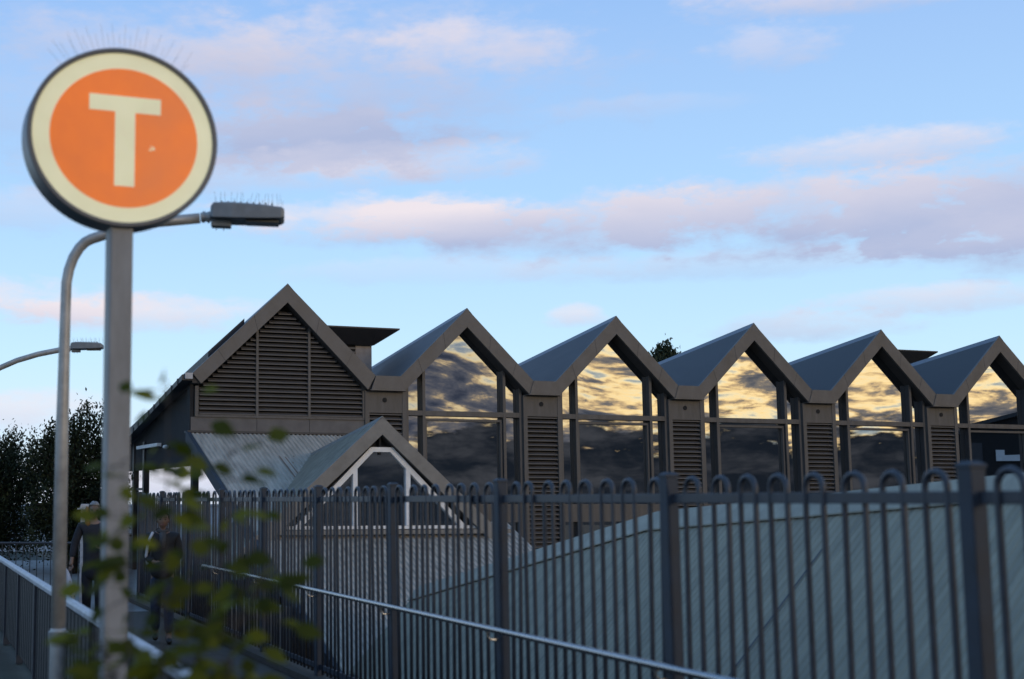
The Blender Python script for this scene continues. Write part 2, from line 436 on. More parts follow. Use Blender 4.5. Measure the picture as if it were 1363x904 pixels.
# valley gutters + pillars under them
valleys = [2.427] + [A0 + PITCH*(k + .5) for k in range(NB)]
def gutter_bm(hw=.3):
    bm = BM(); prism(bm, [(-hw, 4.572), (-hw-.115, 4.25), (hw+.115, 4.25), (hw, 4.572)], -.02, .058)
    prism(bm, [(-hw-.14, 4.235), (-hw-.14, 4.252), (hw+.14, 4.252), (hw+.14, 4.235)], -.022, .3)
    return bm
gt = obj('gutter_box', gutter_bm(), M['fascia'], st)
bm = BM(); prism(bm, [(-.36, 4.36), (-.36, 4.5), (.36, 4.5), (.36, 4.36)], .062, 8.5, DROP)
gb = obj('gutter_tray', bm, M['roof'], gt)
def pillar():
    bm = BM(); w = .515
    box(bm, -w, -.41, .13, .5, -4, 4.23); box(bm, .41, w, .13, .5, -4, 4.23)
    box(bm, -.4098, .4098, .14, .3, 3.77, 4.229)
    box(bm, -.4096, .4096, .135, .2, 3.735, 3.775)
    p = obj('pillar', bm, M['facade'], st)
    bm = BM(); box(bm, -.409, .409, .32, .34, -4, 3.76); obj('backing', bm, M['darkwall'], p)
    bm = BM(); z = -1.
    while z < 3.7:
        vs = [bm.verts.new((x, y, zz)) for x in (-.408, .408) for y, zz in ((.15, z), (.15, z+.022), (.25, z+.085), (.25, z+.063))]
        for f in ((0,1,2,3),(7,6,5,4),(0,4,5,1),(1,5,6,2),(2,6,7,3),(3,7,4,0)): bm.faces.new([vs[i] for i in f])
        z += .109
    obj('louvre', bm, M['louvre'], p)
    bm = BM(); cyl_y(bm, -.03, 4.03, .055, .126, .1405, 20); obj('vent_hole', bm, M['darkwall'], p)
    return p
pl = pillar()
for i, v in enumerate(valleys):
    if i == 0: gt.location = (v, 0, 0); pl.location = (v, 0, 0)
    else: dup(gt, st, (v, 0, 0)); dup(pl, st, (v, 0, 0))

# windows
def window():
    bm = BM()
    zi = lambda x, o: IN[2] - .957*abs(x) - DROP*o + .0
    yb0, yb1 = .2, .349
    for x in (-1.475, -1.045, 1.045, 1.475):
        prism(bm, [(x-.035, -4), (x-.035, zi(abs(x)-.035, .0)), (x+.035, zi(abs(x)+.035, .0)), (x+.035, -4)], yb0, .228)
    for a, b in ((-1.439, -1.081), (-1.009, 1.009), (1.081, 1.439)):
        box(bm, a, b, .205, .348, 3.70, 3.815)
        box(bm, a, b, .215, .347, 1.24, 1.6)
        box(bm, a, b, .21, .346, 1.601, 1.66)
    # inner sash of the big lower light
    for a, b in ((-1.008, -.955), (.955, 1.008)): box(bm, a, b, .255, .345, 1.661, 3.64)
    box(bm, -.954, .954, .256, .344, 3.585, 3.64)
    fr = obj('window', bm, M['facade'], st)
    bm = BM()
    for x in (-1.475, -1.045, 1.045, 1.475):
        prism(bm, [(x-.032, -4), (x-.032, zi(abs(x)-.032, .0)), (x+.032, zi(abs(x)+.032, .0)), (x+.032, -4)], .2285, .3515)
    obj('mullion_core', bm, M['roofdark'], fr)
    bm = BM()
    zt = lambda x: IN[2] - .957*abs(x) - DROP*.35 - .0
    def pane(xs, z0, z1=None, tilt=(0, 0)):
        if z1 is None: pts = [(xs[0], z0), (xs[-1], z0)] + [(x, zt(x) + .06) for x in xs[::-1]]
        else: pts = [(xs[0], z0), (xs[-1], z0), (xs[-1], z1), (xs[0], z1)]
        cx = sum(p[0] for p in pts)/len(pts); cz = sum(p[1] for p in pts)/len(pts)
        bm.faces.new([bm.verts.new((x, .352 + (x-cx)*tilt[0] + (z-cz)*tilt[1], z)) for x, z in pts])
    pane((-1.06, 0, 1.06), 3.75, None, (.001, .0)); pane((-1.5, -1.04), 3.75, None, (-.006, .003)); pane((1.04, 1.5), 3.75, None, (.005, .002))
    pane((-1.06, 1.06), 1.5, 3.75, (.002, -.002)); pane((-1.5, -1.04), 1.5, 3.75, (-.005, .004)); pane((1.04, 1.5), 1.5, 3.75, (.004, .005))
    pane((-1.5, 1.5), -3.9, 1.3)
    pn = obj('pane', bm, M['glass'], fr)
    return fr
wn = window()
for k in range(NB):
    if k == 0: wn.location = (A0, 0, 0)
    else: dup(wn, st, (A0 + PITCH*k, 0, 0))

# main body behind the glass and the open entry hall at the left end
bm = BM(); box(bm, 2.0, A0 + PITCH*(NB-.5) + .4, .52, 7.9, -4.2, 3.2); obj('wall', bm, M['darkwall'], st)
bm = BM(); box(bm, -.3, 1.99, .3, .42, -4.2, 3.2); box(bm, -2.19, -2.11, .2, .42, 3.2, 4.36)
prism(bm, [(-2.1, 3.2), (-2.1, 4.2), (0, 6.2), (1.98, 4.2), (1.98, 3.2)], .36, .5)
obj('gable_wall', bm, M['darkwall'], st)
# gable louvre
zi = lambda x: 6.157 - .953*abs(x)
bm = BM(); z = 3.62
while z < 6.05:
    hw = min(1.98, (6.157 - z - .11)/.953)
    if hw > .05:
        vs = [bm.verts.new((x, y, zz)) for x in (-hw, min(hw, 1.86)) for y, zz in ((.17, z), (.17, z+.02), (.26, z+.08), (.26, z+.06))]
        for f in ((0,1,2,3),(7,6,5,4),(0,4,5,1),(1,5,6,2),(2,6,7,3),(3,7,4,0)): bm.faces.new([vs[i] for i in f])
    z += .1035
lv = obj('gable_louvre', bm, M['louvre'], st)
bm = BM()
for x, w in ((-2.045, .04), (-.66, .028), (.57, .028), (1.895, .035)):
    prism(bm, [(x-w, 3.56), (x-w, zi(abs(x)) + .03), (x+w, zi(abs(x)) + .03), (x+w, 3.56)], .155, .3)
box(bm, -2.0, 1.858, .157, .298, 3.56, 3.612)
obj('louvre_frame', bm, M['facade'], lv)
bm = BM()
for a, b in ((-2.17, -.665), (-.655, .575), (.585, 1.93)): box(bm, a, b, .18, .3, 3.22, 3.557)
obj('cladding_band', bm, M['band'], st)
bm = BM(); prism(bm, [(-1.70, 4.8), (-1.70, 5.03), (-.86, 5.82), (-.86, 5.55)], .5, 3.2, DROP); obj('roof_vent', bm, M['roofdark'], st)
bm = BM(); box(bm, -2.3, 2.0, -.06, .25, 3.205, 3.25); obj('flashing', bm, M['roofdark'], st)
# left side: eave gutter, side wall, posts, beams, fittings
bm = BM()
EX = -2.36
prism(bm, [(-2.42, 4.34), (-2.42, 4.46), (-2.20, 4.52), (-2.19, 4.34)], .02, 9.5, .19)
for i in range(10):
    y = .35 + i*.55; z = 4.37 - .19*(y - .02)
    box(bm, -2.44, -2.421, y, y + .05, z-.05, z + .09)
eg = obj('eave_gutter', bm, M['roofdark'], st)
bm = BM(); box(bm, -2.36, -2.19, -.03, .018, 4.37, 4.5); obj('gutter_end', bm, M['cap'], eg)
bm = BM()
n = [(.45, 4.3), (9, 2.75), (9, 2.5), (.45, 2.5)]
a = [bm.verts.new((-2.12, y, z)) for y, z in n]; b = [bm.verts.new((-2.02, y, z)) for y, z in n]
bm.faces.new(a); bm.faces.new(b[::-1])
for i in range(4): bm.faces.new((a[i], b[i], b[(i+1)%4], a[(i+1)%4]))
obj('side_wall', bm, M['darkwall'], st)
pp = None
for y in (.12, 4.75, 5.9):
    if pp is None:
        bm = BM(); box(bm, -2.16, -2.02, -.09, .09, 0, 3.2); pp = obj('porch_post', bm, M['roofdark'], st, bevel=.006); pp.location = (0, y, 0)
    else: dup(pp, st, (0, y, 0))
bm = BM(); box(bm, -2.1, -2.04, 4.84, 8.9, 2.0, 2.06); box(bm, -2.12, -2.02, 6, 8.9, -.0, .9); obj('porch_rail', bm, M['roofdark'], st)
bm = BM(); box(bm, -2.24, -2.13, 3.0, 5.2, 3.02, 3.1); obj('strip_light', bm, M['fitting'], st)
bm = BM(); ball(bm, (-2.2, 2.3, 2.98), .07, 1, 1.8, .7); obj('bulkhead_light', bm, M['fitting'], st, smooth=True)
bm = BM(); box(bm, -2.0, 1.99, 7.8, 8.0, 2.9, 3.25); obj('rear_wall', bm, M['darkwall'], st)
# vent towers behind the gables
def tower():
    bm = BM(); box(bm, -.44, 0, 0, 1.6, -1.6, .02)
    t = obj('vent_tower', bm, M['tower'], st)
    bm = BM()
    box(bm, -1.2, -.445, .004, 1.6, -1.6, .02); tw = obj('louvre_backing', bm, M['darkwall'], t)
    bm = BM()
    for i in range(9):
        z = -.08 - i*.105; box(bm, -1.2, -.446, -.03, .003, z, z + .045)
    obj('louvre', bm, M['louvre'], t)
    bm = BM()
    lo = [(-1.25, -.1, -.02), (.03, -.1, -.02), (.03, 1.7, -.02), (-1.25, 1.7, -.02)]
    lo = [bm.verts.new((x, y, z - .16)) for x, y, z in lo]
    mid = [bm.verts.new(q) for q in ((-1.75, -.42, .2), (.6, -.42, .2), (.6, 2.2, .2), (-1.75, 2.2, .2))]
    top = [bm.verts.new(q) for q in ((-1.75, -.42, .235), (.6, -.42, .235), (.6, 2.2, .235), (-1.75, 2.2, .235))]
    for A_, B_ in ((lo, mid), (mid, top)):
        for i in range(4): bm.faces.new((A_[i], A_[(i+1)%4], B_[(i+1)%4], B_[i]))
    bm.faces.new(lo[::-1]); bm.faces.new(top)
    obj('roof_cap', bm, M['roofdark'], t)
    return t
tw = tower(); tw.location = (3.36, 3.2, 5.83)
dup(tw, st, (22.35, 4.9, 6.12))

# ================================================================ LOWER CORRUGATED ROOF WITH GABLE WINDOW
low = thing('lower_roof', 'pale corrugated lean-to roof with a small white framed gable window below the louvred gable', 'roof', B0, AB)
T = .45; H0 = 3.20
def hsk(o): return H0 + T*o
bm = BM()
prof = [(0, 0), (.034, 0), (.05, .022), (.084, .022), (.1, 0)]
x = -2.25
def strip(x0, o0, o1):
    seg = [o0 + (o1-o0)*i/3 for i in range(4)]
    prev = None
    for o_ in seg:
        row = [bm.verts.new((x0 + px, o_, hsk(o_) + pz)) for px, pz in prof]
        if prev:
            for i in range(4): bm.faces.new((prev[i], prev[i+1], row[i+1], row[i]))
        prev = row
while x < 3.1:
    if x < .25: strip(x, -.03, -11.5)
    elif x < 1.7: strip(x, -.03, -1.5); strip(x, -4.2, -11.5)
    else: strip(x, -4.2, -11.5)
    x += .1
sk = obj('roof_sheet', bm, M['skirt'], low)
bm = BM()
vs = [bm.verts.new((x_, o_, hsk(o_) + dz)) for o_ in (.02, -11.5) for x_, dz in ((-2.33, -.2), (-2.33, .04), (-2.24, .04), (-2.24, -.2))]
for i in range(4): bm.faces.new((vs[i], vs[(i+1)%4], vs[4+(i+1)%4], vs[4+i]))
bm.faces.new(vs[:4][::-1]); bm.faces.new(vs[4:])
obj('verge_trim', bm, M['post'], low)
bm = BM()
for i, (xx, o0, o1) in enumerate(((-.62, -1.2, -3.6), (-.5, -1.25, -3.4), (-.42, -1.5, -1.55), (-.3, -1.2, -1.24))):
    vs = [bm.verts.new((x_, o_, hsk(o_) + .026)) for o_ in (o0, o1) for x_ in (xx, xx + .022)]
    bm.faces.new((vs[0], vs[1], vs[3], vs[2]))
obj('rust_streak', bm, M['rust'], sk)
# gable window ("dormer")
DX = .2; DO = -4.88
dout = lambda x: 3.31 - .885*abs(x)
din = lambda x: 2.98 - .885*abs(x)
bm = BM()
prism(bm, [(DX, 3.31), (DX, 2.98), (DX-2.62, din(2.62)), (DX-2.75, dout(2.75))], DO, DO+.05)
prism(bm, [(DX, 3.31), (DX+2.96, dout(2.96)), (DX+2.80, din(2.80)), (DX, 2.98)], DO, DO+.0498)
obj('barge_board', bm, M['dormerbarge'], low)
bm = BM()
prism(bm, [(DX, 3.306), (DX, 3.2), (DX-2.8, dout(2.8)-.11), (DX-2.8, dout(2.8)-.004)], DO+.051, DO+4.6, DROP)
prism(bm, [(DX, 3.306), (DX+2.96, dout(2.96)-.004), (DX+2.96, dout(2.96)-.11), (DX, 3.2)], DO+.051, DO+4.6, DROP)
i = 0
while i*.19 < 4.4:                              # seams run down the slope
    y = DO + .15 + i*.19; dz = -DROP*(y - DO - .051)
    for sg in (-1,):
        vs = [bm.verts.new((DX + sg*q, yy, dout(q) + dz + zz)) for q in (.1, 2.75) for yy, zz in ((y, -.006), (y, .01), (y+.02, .01), (y+.02, -.006))]
        for k in range(4): bm.faces.new((vs[k], vs[(k+1)%4], vs[4+(k+1)%4], vs[4+k]))
    i += 1
dr = obj('gable_roof', bm, M['dormer'], low)
bm = BM(); prism(bm, [(DX-.14, dout(.14)+.003), (DX, 3.33), (DX+.14, dout(.14)+.003), (DX, 3.29)], DO, DO+4.6, DROP); obj('ridge_cap', bm, M['dormerbarge'], dr)
bm = BM()
prism(bm, [(DX, 2.99), (DX, 3.05), (DX-2.62, din(2.62)+.07), (DX-2.62, din(2.62)+.01)], DO+.052, DO+.7, DROP)
prism(bm, [(DX, 2.99), (DX+2.8, din(2.8)+.01), (DX+2.8, din(2.8)+.07), (DX, 3.05)], DO+.052, DO+.7, DROP)
obj('soffit', bm, M['soffit'], low)
WY = DO + .17
bm = BM(); prism(bm, [(DX-1.9, 1.15), (DX, 2.95), (DX+1.9, 1.15)], WY+.06, WY+.12); prism(bm, [(DX-.02, 2.6), (DX-.02, 2.95), (DX+.02, 2.95), (DX+.02, 2.6)], WY-.05, WY+.05)
obj('gable_backing', bm, M['darkwall'], low)
bm = BM(); w = .09
CXW = DX + .03
def bar(p, q, w, y0=WY-.06, y1=WY+.04):
    p = Vector((p[0], 0, p[1])); q = Vector((q[0], 0, q[1])); d = (q-p).normalized(); nrm = Vector((d.z, 0, -d.x))*w/2
    pts = [p+nrm, q+nrm, q-nrm, p-nrm]; prism(bm, [(v.x, v.z) for v in pts], y0, y1)
bar((CXW-.22, 2.70), (CXW+.22, 2.70), w)
bar((CXW+.2, 2.70), (CXW+1.70, 1.235), .1, WY-.0598, WY+.0398)
bar((CXW-.2, 2.70), (CXW-1.70, 1.235), .1, WY-.0596, WY+.0396)
bar((CXW-.54, 2.36), (CXW-.54, 1.28), .09, WY-.055, WY+.035); bar((CXW+.54, 2.36), (CXW+.54, 1.28), .09, WY-.055, WY+.035)
bar((CXW-1.9, 1.245), (CXW+1.95, 1.245), .06, WY-.07, WY+.03)
wf = obj('window', bm, M['white'], low)
bm = BM(); bm.faces.new([bm.verts.new((x_, WY, z_)) for x_, z_ in ((CXW-1.75, 1.25), (CXW+1.75, 1.25), (CXW+.21, 2.7), (CXW-.21, 2.7))]); obj('pane', bm, M['dglass'], wf)
bm = BM(); box(bm, CXW-2.15, CXW+2.7, WY-.16, WY-.07, 1.12, 1.2); obj('sill_flashing', bm, M['dormerbarge'], low)

# ================================================================ RAMP CANOPY ROOF
can = thing('canopy_roof', 'broad grey green corrugated canopy roof sloping down behind the steel fence', 'canopy', B0, AB)
SR = -1.0
ridge = [(-9.1, .40), (-15.5, 1.60), (-20.3, 1.93), (-24.5, 2.25)]      # (distance back, height)
def rz(o):
    for (a, za), (b, zb) in zip(ridge, ridge[1:]):
        if o >= b: return za + (zb-za)*(o-a)/(b-a)
    return ridge[-1][1]
prof2 = [(0, 0), (.03, 0), (.042, .009), (.072, .009), (.084, 0)]
bm = BM(); o_ = -9.1
WL = 4.6
while o_ > -24.4:
    rows_ = []
    for s_ in (0, 1.5, 3, WL):
        rows_.append([bm.verts.new((SR - s_, o_ - q, rz(o_ - q) - 1.02*s_ + pz)) for q, pz in prof2])
    for a, b in zip(rows_, rows_[1:]):
        for i in range(4): bm.faces.new((a[i], a[i+1], b[i+1], b[i]))
    rows_ = [[bm.verts.new((SR + s_, o_ - q, rz(o_ - q) - .5*s_)) for q in (0, .084)] for s_ in (0, 3.)]
    bm.faces.new((rows_[0][0], rows_[0][1], rows_[1][1], rows_[1][0]))
    o_ -= .084
cs = obj('roof_sheet', bm, M['canopy'], can)
bm = BM()
prev = None
for o_, z_ in ridge:
    row = [bm.verts.new((SR + a, o_, z_ + b)) for a, b in ((-.21, -.18), (-.21, -.165), (-.05, .03), (.1, .03), (.3, -.1), (.3, -.12))]
    if prev:
        for i in range(5): bm.faces.new((prev[i], prev[i+1], row[i+1], row[i]))
    else: bm.faces.new(row)
    prev = row
bm.faces.new(prev[::-1])
obj('ridge_cap', bm, M['canopycap'], can)
bm = BM()
for o_, s0, s1 in ((-18.6, .5, 1.55), (-17.6, 1.9, 3.2)):
    vs = [bm.verts.new((SR - s_, oo, rz(oo) - 1.02*s_ + .024)) for s_ in (s0, s1) for oo in (o_, o_ - .022)]
    bm.faces.new((vs[0], vs[1], vs[3], vs[2]))
obj('lap_seam', bm, M['roofdark'], cs)
bm = BM(); prism(bm, [(SR-4.4, -4.2), (SR-4.4, -2.9), (SR, .1), (SR+2.9, -1.3), (SR+2.9, -4.2)], -24.3, -9.3, 0)
for v in bm.verts:
    if v.co.z > -4: v.co.z += rz(v.co.y) - .5
obj('canopy_wall', bm, M['darkwall'], can)

# landing in front of the entry
bm = BM(); box(bm, -9, -2.35, -7, 12, -4.2, .003); box(bm, -2.34, 2, .6, 12, -4.2, .003)
o = obj('landing', bm, M['concrete']); o.location = B0; o.rotation_euler = (0, 0, AB); o['kind'] = 'structure'

# ================================================================ NEIGHBOUR (seen mirrored in the last windows)
q_ = B0 + Matrix.Rotation(AB, 3, 'Z') @ Vector((31.9, -12.3, 0))
hs = thing('side_building', 'dark low building with a sloping roof and a white board, mirrored in the rightmost windows', 'building', q_, AB + R(45))
bm = BM(); prism(bm, [(0, -4.2), (0, 4.35), (3.4, 5.2), (6.8, 4.35), (6.8, -4.2)], -8, 0); obj('wall', bm, M['darkwall'], hs)
bm = BM(); prism(bm, [(-.25, 4.3), (-.25, 4.45), (3.4, 5.37), (7.05, 4.45), (7.05, 4.3), (3.4, 5.22)], -8.2, .3); obj('roof', bm, M['roofdark'], hs)
bm = BM(); prism(bm, [(1.55, 3.2), (1.55, 3.62), (1.85, 3.62), (1.85, 3.42), (4, 3.5), (4, 3.2)], .01, .09); obj('white_board', bm, M['white'], hs)
bm = BM(); box(bm, .5, 1.1, .005, .04, 3.1, 3.9); obj('window', bm, M['lens'], hs)

# ================================================================ TREES
def leaf_quad(bm, c, size, d=None, w=.45):
    d = d or Vector((random.gauss(0,1), random.gauss(0,1), random.gauss(0,1))).normalized()
    s = d.orthogonal().normalized(); s.rotate(Matrix.Rotation(random.uniform(0, 6.28), 3, d))
    a = c - d*size*.5; b = c + d*size*.5; m = c + s.cross(d)*size*.06
    bm.faces.new([bm.verts.new(a), bm.verts.new(m + s*size*w*.5), bm.verts.new(b), bm.verts.new(m - s*size*w*.5)])
def tree(name, label, loc, height, lobes, nclump, leaf, lm, trunk_r=.12, seed=1, group=None, spread=.32, per=34, cat='tree', updir=0.):
    random.seed(seed)
    t = thing(name, label, cat, loc, 0, group)
    bmt = BM(); bmc = BM()
    top = Vector((0, 0, height*.82))
    tube(bmt, [(0,0,0), (.05, .02, height*.2), (-.03, .05, height*.45), (.02, 0, height*.65), top], [trunk_r*1.25, trunk_r, trunk_r*.75, trunk_r*.5, trunk_r*.15], 8)
    for i in range(nclump):
        c, rr = random.choices(lobes, [r_[0]*r_[1]*r_[2] for _, r_ in lobes])[0]
        d = Vector((random.gauss(0,1), random.gauss(0,1), random.gauss(0,1))).normalized()
        f = random.random()**.45
        q = Vector(c) + Vector((d.x*rr[0], d.y*rr[1], d.z*rr[2]))*f
        if i % 3 == 0:
            z0 = max(.1*height, min(height*.7, q.z*.62)); st_ = Vector((0, 0, z0))
            mid = st_.lerp(q, .55) + Vector((0, 0, .06*height))
            tube(bmt, [st_, mid, q], [trunk_r*.35, trunk_r*.18, trunk_r*.04], 5, False)
        out = (q - Vector((0,0,height*.45))).normalized()
        for j in range(per):
            p = q + Vector((random.gauss(0, spread*.7), random.gauss(0, spread*.7), random.gauss(0, spread*1.15)))
            dd = (out*.6 + Vector((random.gauss(0,1), random.gauss(0,1), random.gauss(0,1) + updir))).normalized()
            leaf_quad(bmc, p, leaf*random.uniform(.6, 1.25), dd)
    obj('trunk', bmt, M['bark'], t, smooth=True)
    obj('crown', bmc, lm, t)
    return t
# crowns are lists of (centre, radii)
tree('bushy_tree', 'dark bushy tree behind the lamp post, crown reaching the sign pole', (-5.35, 33, 0), 4.7,
     [((0,0,2.0),(1.25,1.2,1.5)), ((.25,0,3.15),(.7,.7,1.0)), ((.3,0,3.75),(.45,.4,.5)), ((-.6,.2,2.75),(.6,.7,.9)), ((.75,0,1.9),(.6,.7,1.)), ((0,0,1.1),(1.2,1,.8)), ((-.7,0,3.1),(.4,.4,.5)), ((.8,0,2.9),(.4,.4,.5))], 400, .1, M['treeleaf'], .13, 3, 'trees beyond the walkway', spread=.15, per=70, updir=.9)
tree('bushy_tree', 'lower dark bushy tree at the far left edge beyond the railing', (-7.6, 34.5, 0), 3.9,
     [((0,0,2.0),(1.3,1.2,1.2)), ((.5,0,2.7),(.6,.7,.75)), ((-.6,0,2.2),(.8,1.,1.1)), ((0,0,1.1),(1.4,1,.8)), ((.15,0,3.0),(.45,.4,.45))], 360, .1, M['treeleaf'], .13, 5, 'trees beyond the walkway', spread=.16, per=70, updir=.9)
tree('pine_tree', 'dark pine top showing above the roof between two zigzag gables', (16.55, 60, -4.2), 13.0,
     [((0,0,10.8),(.85,.9,2.0)), ((.5,0,11.2),(.5,.6,1.3)), ((-.4,0,11.0),(.6,.6,1.5))], 260, .22, M['pineleaf'], .25, 9, None, spread=.18, per=60, updir=.9)

# low rail and pale wall beyond the walkway
rl = thing('metal_railing', 'thin black metal railing with upright bars in front of the dark trees', 'railing', (-9.6, 25.6, 0), R(2))
bm = BM(); tube(bm, [(0,0,.95), (5.8,0,.95)], .022, 8); tube(bm, [(0,0,.12), (5.8,0,.12)], .014, 6); obj('rail', bm, M['roofdark'], rl)
bx = None
for i in range(44):
    if bx is None:
        bm = BM(); tube(bm, [(0,0,.12), (0,0,.95)], .009, 6); bx = obj('bar', bm, M['roofdark'], rl); bx.location = (.1, 0, 0)
    else: dup(bx, rl, (.1 + i*.13, 0, 0))
bm = BM(); box(bm, 0, 26, 0, .2, 0, 1.55); box(bm, -.02, 26.02, -.04, .24, 1.55, 1.62)
o = obj('garden_wall', bm, M['render']); o.location = (-22, 47, 0); tag(o, 'pale rendered wall glimpsed through the dark trees', 'wall')

bm = BM(); box(bm, -.06, .06, -.06, .06, 0, 1.60); box(bm, -.11, .11, -.11, .11, 1.60, 1.625); prism(bm, [(-.075, 1.626), (-.05, 1.69), (.05, 1.69), (.075, 1.626)], -.075, .075)
o = obj('bollard_post', bm, M['cap'], bevel=.004); o.location = (-3.42, 22.4, 0); tag(o, 'slim white post with a flat cap behind the grey haired person', 'post')

# ================================================================ FOREGROUND SHRUB
random.seed(21)
shr = thing('leafy_shrub', 'out of focus leafy green shoots growing up in front of the sign pole', 'shrub', (-.29, 3.3, 0))
stems = []
bm = BM()
def stem(pts, r0):
    pts = [Vector((p[0]*1.53, p[1]*1.53, p[2]*.817 if p[2] < 1.3 else 1.75 + (p[2]-1.75)*1.53)) for p in pts]; tube(bm, pts, [r0*(1 - .75*i/(len(pts)-1)) for i in range(len(pts))], 6); return pts
main = [stem([(0,0,0), (.01,.02,.7), (-.02,.0,1.3), (-.01,-.02,1.6), (-.01,0,1.93)], .006),
        stem([(.05,.03,0), (.06,.0,.8), (.06,.02,1.3), (.10,.0,1.55), (.16,.02,1.66)], .006),
        stem([(-.05,.0,0), (-.06,.03,.8), (-.07,.0,1.3), (-.07,.02,1.5), (-.06,.0,1.82)], .006),
        stem([(0,.05,0), (.02,.06,.9), (.0,.05,1.35), (.06,.06,1.6), (.085,.06,1.83)], .005),
        stem([(-.02,.05,0), (-.04,.06,.9), (-.05,.05,1.35), (-.09,.06,1.45), (-.13,.06,1.54)], .005)]
twigs = BM()
obj('stem', bm, M['bark'], shr, smooth=True)
bm = BM()
def leaf(bm, base, d, L, W, nrm):
    d = d.normalized(); s = d.cross(nrm).normalized(); n_ = s.cross(d)
    prof = [(0, .06), (.15, .55), (.4, 1.), (.65, .82), (.85, .4), (1., .02)]
    L_, R_, Mi = [], [], []
    for f, w in prof:
        c = base + d*L*f + n_*(-.12*L*f*f)
        Mi.append(bm.verts.new(c)); L_.append(bm.verts.new(c + s*W*w*.5 + n_*W*.1*w)); R_.append(bm.verts.new(c - s*W*w*.5 + n_*W*.1*w))
    for i in range(5):
        bm.faces.new((Mi[i], Mi[i+1], L_[i+1], L_[i])); bm.faces.new((Mi[i], R_[i], R_[i+1], Mi[i+1]))
# clusters along the shoots (positions are metres from the shrub's foot)
spots = []
for pts, n, lo in ((main[0], 56, 1.16), (main[1], 96, 1.16), (main[2], 64, 1.16), (main[3], 62, 1.16), (main[4], 78, 1.16)):
    for i in range(n):
        z = lo + (pts[-1].z - lo)*random.random()**1.15
        for a, b in zip(pts, pts[1:]):
            if a.z <= z <= b.z:
                c = a.lerp(b, (z - a.z)/(b.z - a.z)); break
        ang = random.uniform(0, 6.28)
        spots.append((c, Vector((math.cos(ang), math.sin(ang)*.7, random.uniform(-.5, .35)))))
for c, d in spots:
    pet = random.uniform(.015, .12)*(1.25 - .5*random.random())
    tube(twigs, [c, c + d.normalized()*pet*.5 + Vector((0, 0, .006)), c + d.normalized()*pet], [.0022, .0016, .001], 4, False)
    leaf(bm, c + d.normalized()*pet, d, random.uniform(.04, .074), random.uniform(.032, .053), Vector((random.gauss(0,.6), random.gauss(-.8,.5), .7)).normalized())
tm = bpy.data.meshes.new('t'); twigs.to_mesh(tm); twigs.free(); nf = len(bm.faces); bm.from_mesh(tm); bm.faces.ensure_lookup_table()
for q in bm.faces[nf:]: q.material_index = 1
obj('foliage', bm, [M['leaf'], M['bark']], shr, smooth=True)

